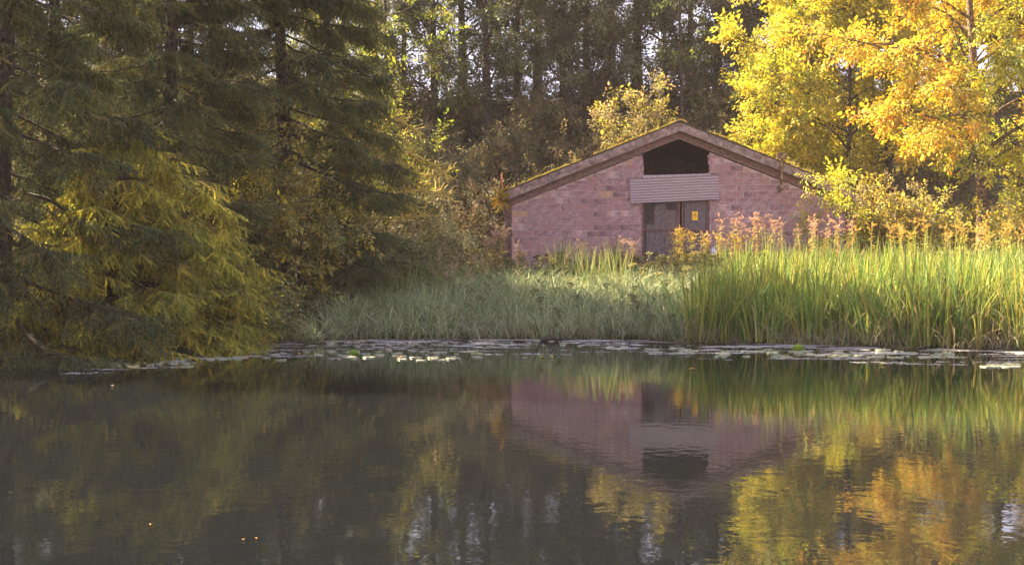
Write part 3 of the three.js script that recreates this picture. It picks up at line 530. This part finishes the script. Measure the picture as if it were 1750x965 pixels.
// ---------------------------------------------------------------- shrubs on the left bank
{
  const p = on(585, 34.5), A = (px, py, d) => at(px, py, d).sub(p);
  const PW = [[0.26, 0.25, 0.035], [0.33, 0.29, 0.03], [0.2, 0.2, 0.045], [0.42, 0.35, 0.02]];
  shrub('willow_shrub', 'large willow shrub with mossy bare boughs reaching over the bank', 'shrub', null, {
    p, H: 5.6, rx: 2.4, rz: 1.5, stems: 18, twigs: 13, sprays: 4, geo: G.willow, pal: PW, r: 0.035, bark: M.mossBark, gap: -0.25,
    more: (t, L) => {
      const bough = (pts, r, leafy) => {
        const cv = new THREE.CatmullRomCurve3(pts), mb = new MB(); mb.tube(cv.getPoints(14), (q) => r * 1.25 * (1 - 0.7 * q), 5);
        for (let k = 0; k < 34; k++) { const q = rr(0.2, 1), s = cv.getPoint(q), tg = cv.getTangent(q), d = tg.multiplyScalar(0.8).add(jit(0.8)).normalize(), l = rr(0.15, 0.6), m = s.clone().addScaledVector(d, l * 0.5), e = m.clone().addScaledVector(d, l * 0.4).add(V(rr(-0.05, 0.1), rr(0, 0.22), 0)); mb.tube([s, m.add(V(0, -0.06 * l, 0)), e], [0.02, 0.016, 0.009], 4); }
        mesh('bough', mb.geo(), M.mossy, t);
        for (let k = 0; k < leafy; k++) L.push({ p: cv.getPoint(rr(0.15, 0.75)).add(jit(0.2)), d: jit(1), roll: rr(-1, 1), s: rr(0.8, 1.3), c: shadeOf([[0.4, 0.34, 0.02], [0.3, 0.28, 0.02]]) });
      };
      bough([A(585, 300, 34.3), A(640, 240, 34.0), A(670, 205, 33.8), A(725, 230, 33.7)], 0.045, 22);
      bough([A(600, 330, 34.3), A(655, 262, 33.9), A(700, 262, 33.6), A(745, 285, 33.5), A(768, 305, 33.4)], 0.045, 30);
      bough([A(640, 290, 34.0), A(690, 288, 33.7), A(730, 300, 33.6), A(762, 295, 33.5)], 0.03, 8);
      bough([A(620, 330, 34.0), A(680, 330, 33.8), A(730, 325, 33.6), A(775, 340, 33.6)], 0.028, 4);
      bough([A(640, 345, 34.0), A(685, 348, 33.8), A(710, 352, 33.8)], 0.025, 2);
      bough([A(620, 372, 34.0), A(690, 372, 33.8), A(742, 368, 33.7)], 0.025, 2);
    },
  });
  shrub('leafy_bush', 'olive leafy bush between the spruces and the willow', 'bush', null, { p: on(500, 28), H: 3.6, rx: 1.6, rz: 1.2, stems: 13, twigs: 12, sprays: 5, geo: G.mid, pal: PW, gap: -0.35, scale: 0.9 });
  shrub('leafy_bush', 'tall olive bush in front of the thin spruce stem', 'bush', null, { p: on(430, 27.5), H: 4.4, rx: 1.5, rz: 1.2, stems: 13, twigs: 11, sprays: 4, geo: G.willow, pal: PW, gap: -0.3 });
  shrub('leafy_bush', 'low grey-green bush at left end of the pale grass', 'bush', null, { p: on(655, 31.5), H: 1.8, rx: 1.5, rz: 1.0, stems: 12, twigs: 11, sprays: 4, geo: G.small, pal: [[0.15, 0.17, 0.06], [0.19, 0.18, 0.05]], mat: M.leafDull });
  shrub('leafy_bush', 'weedy grey-green bush in shade left of shed', 'bush', null, { p: on(735, 35), H: 1.5, rx: 1.6, rz: 1.0, stems: 12, twigs: 10, sprays: 4, geo: G.small, pal: [[0.14, 0.15, 0.06], [0.18, 0.16, 0.05]], mat: M.leafDull });
  shrub('bramble', 'yellow-leaved bramble at the water edge under the spruces', 'bramble', null, { p: on(378, 23.4), H: 1.15, rx: 0.8, rz: 0.5, stems: 12, twigs: 9, sprays: 3, geo: G.small, pal: [[0.42, 0.34, 0.03], [0.3, 0.29, 0.03], [0.2, 0.22, 0.03]], r: 0.01, scale: 1.1 });
  shrub('bramble', 'dull bramble spreading over bank right of yellow one', 'bramble', null, { p: on(445, 24.7), H: 0.7, rx: 0.9, rz: 0.4, stems: 10, twigs: 8, sprays: 3, geo: G.small, pal: [[0.16, 0.18, 0.04], [0.22, 0.19, 0.05]], r: 0.009 });
  const q = on(345, 24.3), B = (px, py, d) => at(px, py, d).sub(q), br = thing('bramble_cane', 'single arching bramble cane with small hanging leaves', 'bramble', null, q);
  const cv = new THREE.CatmullRomCurve3([B(335, 560, 24.3), B(350, 500, 24.2), B(395, 482, 24.1), B(435, 486, 24), B(478, 503, 23.9)]);
  mesh('cane', new MB().tube(cv.getPoints(16), (f) => 0.011 * (1 - 0.7 * f), 5).geo(), M.barkPale, br);
  const L = []; for (let k = 0; k < 44; k++) { const f = rr(0.2, 1); L.push({ p: cv.getPoint(f), d: V(rr(-0.6, 0.6), -1, rr(-0.6, 0.6)), roll: rr(-2, 2), s: rr(0.28, 0.5), c: shadeOf([[0.3, 0.27, 0.03], [0.2, 0.2, 0.04]]) }); }
  foliage('leafage', G.small[0], M.leaf, L, br);
}

// ---------------------------------------------------------------- tuft hanging at the left eave
{
  const p = V(-0.42, 3.95, -39.72), e = thing('eave_tuft', 'orange-lit tuft of grassy leaves hanging at the left eave', 'plant', null, p);
  const mb = new MB(); for (let k = 0; k < 150; k++) { mb.tint = pick([[0.55, 0.34, 0.03], [0.42, 0.32, 0.03], [0.6, 0.28, 0.05], [0.4, 0.36, 0.04]]); const a = rr(0, 6.28), el = rr(-1.2, 0.9), d = V(Math.cos(a) * Math.cos(el), Math.sin(el), Math.sin(a) * Math.cos(el)); mb.leaf(V(rr(-0.08, 0.12), rr(-0.2, 0.15), rr(-0.1, 0.1)), d, V(Math.sin(a), 0.6, -Math.cos(a)), rr(0.2, 0.48), rr(0.035, 0.06), 0.02, rr(0.1, 0.6)); }
  mesh('leafage', mb.geo(), M.herb, e).userData.kind = 'stuff';
  const sp = new MB(); sp.tint = [0.5, 0.2, 0.08]; sp.tube([V(0.1, 0.1, 0), V(0.06, 0.45, 0), V(0.08, 0.85, 0)], [0.02, 0.035, 0.008], 6); for (let k = 0; k < 70; k++) { const a = rr(0, 6.28), y = rr(0.3, 0.8); sp.leaf(V(0.07, y, 0), V(Math.cos(a), 0.6, Math.sin(a)), V(0, 1, 0.1), rr(0.04, 0.09), 0.03); }
  mesh('flower_spike', sp.geo(), M.herb, e);
  mesh('root_clump', new THREE.IcosahedronGeometry(0.16, 1).scale(1.3, 0.7, 1).translate(0.14, -0.06, 0), M.mossBark, e);
}

// ---------------------------------------------------------------- reeds and grasses
{
  const greens = [[0.10, 0.16, 0.04], [0.15, 0.20, 0.035], [0.22, 0.23, 0.035], [0.36, 0.31, 0.06], [0.25, 0.26, 0.04], [0.40, 0.30, 0.12], [0.09, 0.14, 0.04]];
  const tall = [[0.12, 0.2, [1.3, 2.1], [0.026, 0.05]], [0.3, 0.8, [1.0, 1.9], [0.02, 0.045]], [0.2, 0.35, [1.4, 2.25], [0.018, 0.034]], [0.42, 1.5, [0.9, 1.7], [0.012, 0.03]]].map(([lean, bend, len, wid], k) => blades({ n: k === 3 ? 6 : 8, spread: 0.2, len, wid, lean, bend, tints: k === 3 ? [[0.38, 0.29, 0.14], [0.3, 0.2, 0.1], [0.46, 0.38, 0.22], [0.24, 0.24, 0.06]] : greens, seg: 7 }));
  const bed = thing('reed_bed', 'tall green and yellow reed bed along the right shore', 'reeds'); bed.userData.kind = 'stuff';
  const lists = [[], [], [], []];
  for (let k = 0; k < 3500; k++) {
    const x = rr(2.6, 15.5), s = Math.pow(rnd(), 1.5) * 11, z = shore(x) - 0.05 - s; if (z < -38.5) continue;
    if (x < 3.6 + s * 0.35 + 0.4 * n2(z, 1.7)) continue;
    if (n2(x * 0.8, z * 0.8) < -0.55) continue;
    const y = ground(x, z);
    const h = (0.88 + 0.26 * n2(x * 0.55 + 7, z * 0.5)) * rr(0.55, 1.12) * lerp(1, 0.58, sstep(s, 3, 11));
    lists[pick([0, 0, 0, 1, 1, 2, 2, 3])].push({ p: V(x, y - 0.02, z), s: [1, h, 1], c: C(rr(0.75, 1.25), rr(0.9, 1.25), rr(0.8, 1.0)), tx: rr(-0.12, 0.12), tz: x < 4.4 ? rr(0.0, 0.3) : rr(-0.14, 0.16) });
  }
  const spike = blades({ n: 3, spread: 0.12, len: [1.9, 2.5], wid: [0.022, 0.04], lean: 0.14, bend: 0.15, tints: greens, seg: 6 }), K = [];
  for (const e of [...lists[0], ...lists[1]]) if (rnd() < 0.13) K.push({ ...e, s: [1, e.s[1] * rr(0.85, 1.08), 1] });
  foliage('reed_blades', spike, M.blade, K, bed);
  lists.forEach((L, k) => foliage('reed_blades', tall[k], M.blade, L, bed));
  // dead stalks fallen at the waterline
  const dead = blades({ n: 5, spread: 0.1, len: [0.4, 0.9], wid: [0.008, 0.016], lean: 0.9, bend: 0.9, tints: [[0.45, 0.34, 0.2], [0.36, 0.27, 0.16], [0.5, 0.42, 0.28]] });
  const D = []; for (let k = 0; k < 420; k++) { const x = rr(-3.5, 13), z = shore(x) + rr(-0.5, 0.12); D.push({ p: V(x, Math.max(0.02, ground(x, z)), z), s: rr(0.6, 1.1), c: C(1, 1, 1).multiplyScalar(rr(0.8, 1.2)) }); }
  foliage('dead_blades', dead, M.blade, D, bed);

  const pale = [[0.34, 0.36, 0.17], [0.27, 0.31, 0.13], [0.48, 0.47, 0.28], [0.18, 0.24, 0.10], [0.13, 0.18, 0.07]];
  const fine = [[0.3, 0.7, [0.6, 1.25], [0.012, 0.028]], [0.5, 1.8, [0.6, 1.2], [0.012, 0.026]], [0.8, 2.2, [0.5, 1.0], [0.01, 0.022]]].map(([lean, bend, len, wid], k) => blades({ n: 10, spread: 0.22, len, wid, lean, bend, tints: k === 2 ? [...pale, [0.5, 0.42, 0.26], [0.4, 0.3, 0.18]] : pale, seg: 7 }));
  const sward = thing('pale_grass', 'silvery arching grass bed along shore before the shed', 'grass'); sward.userData.kind = 'stuff';
  const P = [[], [], []];
  for (let k = 0; k < 3600; k++) {
    const s = Math.pow(rnd(), 1.25) * 11.5, x = rr(-5.2, 6.2), z = shore(x) - 0.02 - s; if (z < -38.6) continue;
    if (x > 3.7 + s * 0.38) continue;
    if (x < -4.5 + s * 0.12 - (s > 4 ? (s - 4) * 0.0 : 0)) continue;
    const h = (0.88 + 0.3 * n2(x * 0.7, z * 0.7)) * lerp(1, 0.55, sstep(s, 3, 10)) - 0.25 * sstep(-x, 3, 4.6);
    P[pick([0, 1, 1, 2])].push({ p: V(x, ground(x, z) - 0.02, z), s: [1, h * rr(0.7, 1.15), 1], c: C(1, 1, 1).multiplyScalar(rr(0.6, 1.3)), tx: rr(-0.16, 0.16), tz: rr(-0.16, 0.16) });
  }
  P.forEach((L, k) => foliage('grass_blades', fine[k], M.blade, L, sward));
  // darker flag leaves standing in the grass
  const flag = blades({ n: 9, spread: 0.14, len: [0.9, 1.5], wid: [0.022, 0.034], lean: 0.22, bend: 0.2, tints: [[0.12, 0.18, 0.05], [0.16, 0.2, 0.05], [0.24, 0.22, 0.06]] });
  [[705, 31, 'left'], [725, 32, 'x'], [690, 30, 'y'], [1010, 33, 'a'], [985, 34.5, 'b'], [1035, 34, 'c'], [960, 36, 'd'], [1060, 32, 'e'], [760, 33, 'f'], [1045, 36, 'g']].forEach(([px, d], k) => {
    const t = thing('flag_plant', `${ORD[[1, 2, 0, 6, 5, 7, 4, 9, 3, 8][k]]} clump of broad dark flag leaves from the left in grass`, 'plant', 'flag clumps in the pale grass', on(px, d));
    foliage('leafage', flag, M.blade, [0, 1, 2].map(() => ({ p: V(rr(-0.2, 0.2), 0, rr(-0.2, 0.2)), s: rr(0.85, 1.15), c: C(1, 1, 1).multiplyScalar(rr(0.9, 1.2)) })), t);
  });
  // low herbs and litter on the banks
  const herbG = new MB(); for (let k = 0; k < 16; k++) { herbG.tint = pick([[0.16, 0.17, 0.04], [0.22, 0.19, 0.05], [0.26, 0.18, 0.07]]); const a = rr(0, 6.28); herbG.leaf(V(rr(-0.05, 0.05), rr(0, 0.4), rr(-0.05, 0.05)), V(Math.cos(a), rr(-0.2, 0.9), Math.sin(a)), V(rr(-0.3, 0.3), 1, rr(-0.3, 0.3)), rr(0.09, 0.18), rr(0.04, 0.07)); } herbG.tint = [0.2, 0.16, 0.06]; herbG.tube([V(0, 0, 0), V(0.02, 0.25, 0), V(0, 0.5, 0.02)], [0.006, 0.005, 0.003], 3);
  const hg = herbG.geo(), H = [];
  for (let k = 0; k < 9000; k++) {
    const z = rr(-64, -19), x = rr(-0.5, 0.5) * -z * 1.0, s = shore(x) - z; if (s < 0.15) continue;
    if (x > -0.4 && x < 11.9 && z < -39.6 && z > -47) continue;
    if (s < 8 && x > -4.5 && rnd() < 0.75) continue;
    H.push({ p: V(x, ground(x, z), z), s: rr(0.6, 1.6) * (z < -44 ? 1.3 : 1), c: C(1, 1, 1).multiplyScalar(rr(0.55, 1.1)) });
  }
  tag(foliage('ground_herbs', hg, M.herb, H), 'low weeds and leaf litter covering the banks', 'undergrowth');
}
// ---------------------------------------------------------------- single tall weeds between reeds and shed
{
  const stemMat = std({ color: C(0.34, 0.17, 0.08) });
  const weed = (pal, plume, h) => {
    const st = new MB().tube([V(0, -0.1, 0), V(0.02, h * 0.5, 0.01), V(0.06, h, 0)], [0.009, 0.006, 0.003], 4), lf = new MB(), pl = new MB();
    for (let k = 0; k < 26; k++) { lf.tint = pick(pal); const a = k * 2.4, y = rr(0.2, 0.78) * h; lf.leaf(V(0.02, y, 0.01), V(Math.cos(a), rr(-0.3, 0.5), Math.sin(a)), V(0, 1, 0.1), rr(0.09, 0.19), rr(0.025, 0.05), 0.05, 0.25); }
    for (let b = 0; b < 6; b++) { const a = b * 2.4 + rr(0, 1), l = rr(0.12, 0.3), y = h * rr(0.78, 0.97), s = V(0.05, y, 0), e = s.clone().add(V(Math.cos(a) * l * 0.7, l * rr(0.3, 0.9), Math.sin(a) * l * 0.7)); pl.tint = plume[0]; pl.tube([s, e], [0.004, 0.003], 3); for (let k = 0; k < 14; k++) { pl.tint = pick(plume); const c = rr(0, 6.28); pl.leaf(s.clone().lerp(e, rr(0.3, 1.05)), V(Math.cos(c), rr(-0.3, 1), Math.sin(c)), V(0, 1, 0.2), rr(0.03, 0.075), rr(0.015, 0.03)); } }
    return [st.geo(), lf.geo(), pl.geo()];
  };
  const kinds = {
    red: weed([[0.4, 0.3, 0.04], [0.45, 0.22, 0.05], [0.3, 0.28, 0.05]], [[0.42, 0.2, 0.15], [0.5, 0.33, 0.2], [0.5, 0.28, 0.18]], 1.55),
    gold: weed([[0.42, 0.34, 0.03], [0.34, 0.3, 0.03]], [[0.55, 0.4, 0.05], [0.5, 0.3, 0.06]], 1.3),
    buff: weed([[0.2, 0.2, 0.06], [0.26, 0.2, 0.07]], [[0.5, 0.32, 0.24], [0.42, 0.28, 0.18]], 1.2),
  };
  const put = (kind, px, d, label, group, s = 1) => { const t = thing('tall_weed', label, 'weed', group, on(px, d), rr(0, 6)); t.scale.setScalar(s); ['stem', 'leafage', 'seed_head'].forEach((n, k) => mesh(n, kinds[kind][k], k ? M.herb : stemMat, t)); return t; };
  for (let k = 0; k < 44; k++) put('red', rr(1205, 1460), rr(34.5, 38.3), 'reddish seeding weed standing in front of right gable wall', 'reddish weeds before the right gable wall', rr(0.8, 1.2));
  for (let k = 0; k < 26; k++) put('gold', rr(1150, 1270), rr(34.5, 38), 'golden leafy weed standing below the shed doors', 'golden weeds below the doors', rr(0.75, 1.05));
  for (let k = 0; k < 30; k++) put('gold', rr(1450, 1750), rr(33, 38), 'golden weed rising behind the reeds right of shed', 'golden weeds right of the shed', rr(0.85, 1.2));
  for (let k = 0; k < 34; k++) put('buff', rr(872, 1110), rr(34.5, 38.8), 'buff weed in front of the left gable wall', 'buff weeds before the left gable wall', rr(0.6, 0.95));
  for (let k = 0; k < 12; k++) put('buff', rr(830, 866), rr(36, 39.5), 'buff weed clustered at left corner of shed', 'weeds at the left shed corner', rr(0.9, 1.35));
  for (let k = 0; k < 22; k++) put('buff', rr(590, 830), rr(30, 35.5), 'tall buff weed on bank left of the shed', 'buff weeds left of the shed', rr(0.7, 1.1));
  tree('leafy_sapling', 'leafy sapling against right end of the gable wall', 'sapling', null, { p: on(1430, 38.6), H: 3.3, r: 0.02, bark: M.barkPale, crown: { y0: 0.9, y1: 3.3, rx: 0.75, rz: 0.5 }, limbs: 12, twigs: 5, twigLen: 0.4, sprays: 3, geo: G.droop, pal: PR, scale: 0.8 });
  tree('bare_sapling', 'forked leafless sapling in front of right gable wall', 'sapling', null, { p: on(1402, 38.4), H: 2.1, r: 0.028, bark: M.mossBark, limbMat: M.mossBark, crown: { y0: 1.5, y1: 2.9, rx: 0.35, rz: 0.2 }, limbs: 3, twigs: 1, twigLen: 0.3, sprays: 0, geo: G.small, pal: PR });
}

// ---------------------------------------------------------------- things afloat
{
  const padMats = [[0.30, 0.31, 0.20], [0.36, 0.34, 0.24], [0.25, 0.29, 0.13], [0.42, 0.33, 0.12], [0.33, 0.27, 0.21]].map((c) => std({ color: C(c[0] * 0.7, c[1] * 0.7, c[2] * 0.7), roughness: 0.3 }));
  const pads = [0, 1, 2, 3].map(() => { const mb = new MB(), n = 18, c = mb.v(0, 0.004, 0), rim = [], a0 = rr(0, 6.28), un = []; for (let k = 0; k <= n; k++) { const a = a0 + 0.22 + k / n * (6.283 - 0.44), r = rr(0.94, 1.03) * (1 + 0.12 * Math.cos(a * 2)); rim.push(mb.v(Math.cos(a) * r, 0.008 + 0.014 * Math.max(0, n2(a * 1.2, a0)), Math.sin(a) * r)); un.push(mb.v(Math.cos(a) * r * 0.98, -0.01, Math.sin(a) * r * 0.98)); } for (let k = 0; k < n; k++) { mb.tri(c, rim[k + 1], rim[k]); mb.quad(rim[k], rim[k + 1], un[k + 1], un[k]); } return mb.geo(); });
  const placed = [];
  const raft = (n, px0, px1, d0, d1, label, group, size, mats) => { for (let k = 0; k < n; k++) for (let tr = 0; tr < 12; tr++) {
    const d = rr(d0, d1), px = rr(px0, px1), x = (px - 875) / F * d, z = -d, r = rr(...size); if (z < shore(x) + 0.1 || placed.some((q) => Math.hypot(q[0] - x, q[1] - z) < (q[2] + r) * 0.9)) continue;
    placed.push([x, z, r]); const m = mesh('lily_pad', pick(pads), padMats[pick(mats)]); m.position.set(x, 0.004 + rr(0, 0.004), z); m.rotation.y = rr(0, 6.28); m.scale.set(r, 1, r); tag(m, label, 'lily pad', group); break;
  } };
  raft(70, 290, 815, 20.3, 22.6, 'flat lily pad in the raft below the brambles', 'lily pads in the middle raft', [0.05, 0.13], [0, 1, 1, 4, 2]);
  raft(36, -10, 330, 19.0, 20.6, 'dull green lily pad in the row off the left bank', 'lily pads off the left bank', [0.06, 0.14], [2, 3, 2, 0]);
  raft(55, 560, 1090, 23.6, 25.6, 'small pale lily pad near foot of the silvery grass', 'lily pads by the silvery grass', [0.04, 0.09], [0, 1, 4]);
  raft(44, 1220, 1650, 20.9, 22.8, 'pale lily pad in the raft before the reeds', 'lily pads before the reeds', [0.07, 0.16], [0, 1, 1]);
  raft(6, 1685, 1760, 19.0, 19.7, 'pale lily pad near the right edge of water', 'lily pads at the right edge', [0.13, 0.2], [1]);
  raft(8, 1110, 1230, 21.8, 23.2, 'lone pale lily pad left of the right-hand raft', 'scattered lily pads left of the right raft', [0.08, 0.18], [0, 1]);
  // leaves standing up out of the rafts
  const up = (px, py, d, c, w, h, label, tilt) => { const p = V((px - 875) / F * d, 0.0, -d), mb = new MB(), n = 14; const row = []; for (let k = 0; k <= n; k++) { const a = k / n * Math.PI, x = -Math.cos(a) * w, y = Math.sin(a) * h; row.push([mb.v(x, 0.0, 0.02 * Math.cos(k)), mb.v(x * 0.96, y * 0.6, 0.05 * Math.sin(a)), mb.v(x * 0.9, y, -0.06 * Math.sin(a) + tilt * y)]); } for (let k = 0; k < n; k++) for (let j = 0; j < 2; j++) mb.quad(row[k][j], row[k + 1][j], row[k + 1][j + 1], row[k][j + 1]); const m = mesh('curled_leaf', mb.geo(), leafMat(0.35, { color: c })); m.position.copy(p); m.rotation.z = 0; return tag(m, label, 'leaf'); };
  up(604, 602, 21.6, C(0.16, 0.27, 0.02), 0.11, 0.10, 'curled green lily leaf upright in the middle raft', 0.4);
  up(1365, 594, 22.8, C(0.2, 0.3, 0.02), 0.13, 0.12, 'curled green lily leaf before the right reeds', 0.4);
  up(155, 618, 19.8, C(0.42, 0.34, 0.03), 0.12, 0.10, 'folded yellow lily leaf off the left bank', 0.2);
  up(345, 598, 22.2, C(0.55, 0.26, 0.03), 0.14, 0.10, 'orange curled leaf at edge of the middle raft', 0.3);
  // fallen autumn leaves on the water
  const fl = new MB().leaf(V(-0.05, 0.012, 0), V(1, 0.05, 0.1), V(0, 1, 0), 0.11, 0.06, 0.15, -0.1).geo();
  const flMats = [[0.6, 0.42, 0.03], [0.55, 0.25, 0.04], [0.6, 0.42, 0.32]].map((c) => leafMat(0.3, { color: C(...c) }));
  [[942, 612, 0, 'bright yellow leaf floating before the silvery grass'], [925, 612, 0, 'small yellow leaf beside the bright yellow one afloat'], [897, 614, 2, 'pale leaf afloat left of the two yellow ones'], [1183, 633, 0, 'yellow leaf afloat under the reeds reflection'], [1512, 624, 0, 'yellow leaf afloat right of the right raft'], [1346, 609, 0, 'yellow leaf lying on the right raft'], [1418, 610, 1, 'orange leaf lying on the right raft'], [683, 613, 1, 'orange leaf on the middle raft'], [253, 900, 1, 'tiny orange leaf alone on the near dark water'], [435, 924, 1, 'right one of two orange leaves close together on near water'], [413, 926, 1, 'left one of two orange leaves close together on near water'], [189, 661, 2, 'pale speck of leaf on the dark water at left'], [510, 607, 1, 'orange leaf near left part of middle raft']].forEach(([px, py, c, l]) => { const d = F * 1.7 / (py - 450), m = mesh('fallen_leaf', fl, flMats[c]); m.position.set((px - 875) / F * d, 0.006, -d); m.rotation.y = rr(0, 6.28); m.scale.setScalar(d < 10 ? 0.2 : d < 18 ? 0.5 : 1); tag(m, l, 'leaf'); });
  // duckweed and seed fluff drifting along the shore
  const bit = new MB(); for (let k = 0; k < 7; k++) { const a = k * 2.4, r = 0.02 * Math.sqrt(k); const x = Math.cos(a) * r, z = Math.sin(a) * r, c = bit.v(x, 0.005, z), ring = []; for (let i = 0; i < 6; i++) ring.push(bit.v(x + Math.cos(i) * 0.011, 0.004, z + Math.sin(i) * 0.011)); for (let i = 0; i < 6; i++) bit.tri(c, ring[(i + 1) % 6], ring[i]); }
  const W = []; for (let k = 0; k < 26000; k++) { const x = rr(-7, 11.5), s = Math.pow(rnd(), 2) * 4.5, z = shore(x) + s; const n = fbm(x * 0.35, z * 1.6, 3) + 0.35 * Math.exp(-s * 1.2) * (x < 4 ? 1 : 0.4) - 0.02 * s; if (n < 0.22) continue; W.push({ p: V(x, 0.002, z), s: rr(0.5, 1.6), c: C(0.5, 0.45, 0.45).multiplyScalar(rr(0.6, 1.2)) }); }
  tag(foliage('duckweed', bit.geo(), std({ color: 0xffffff, roughness: 0.5 }), W), 'pale drifting duckweed film along the far shore', 'duckweed');
  // half-sunken log
  const log = thing('sunken_log', 'dark half-sunken log at the foot of silvery grass', 'log', null, V(1.05, 0, -25.5), 0.2); log.scale.set(0.8, 0.6, 0.8);
  const pts = []; for (let k = 0; k <= 12; k++) { const f = k / 12; pts.push(V(-0.55 + 1.25 * f, 0.02 + 0.1 * Math.exp(-Math.pow((f - 0.32) * 4, 2)) - 0.03 * f, 0.05 * Math.sin(f * 6))); }
  mesh('bark', new MB().tube(pts, (f) => 0.03 + 0.07 * Math.exp(-Math.pow((f - 0.3) * 3, 2)), 8).geo(), M.barkDark, log);
}

renderer.render(scene, camera);
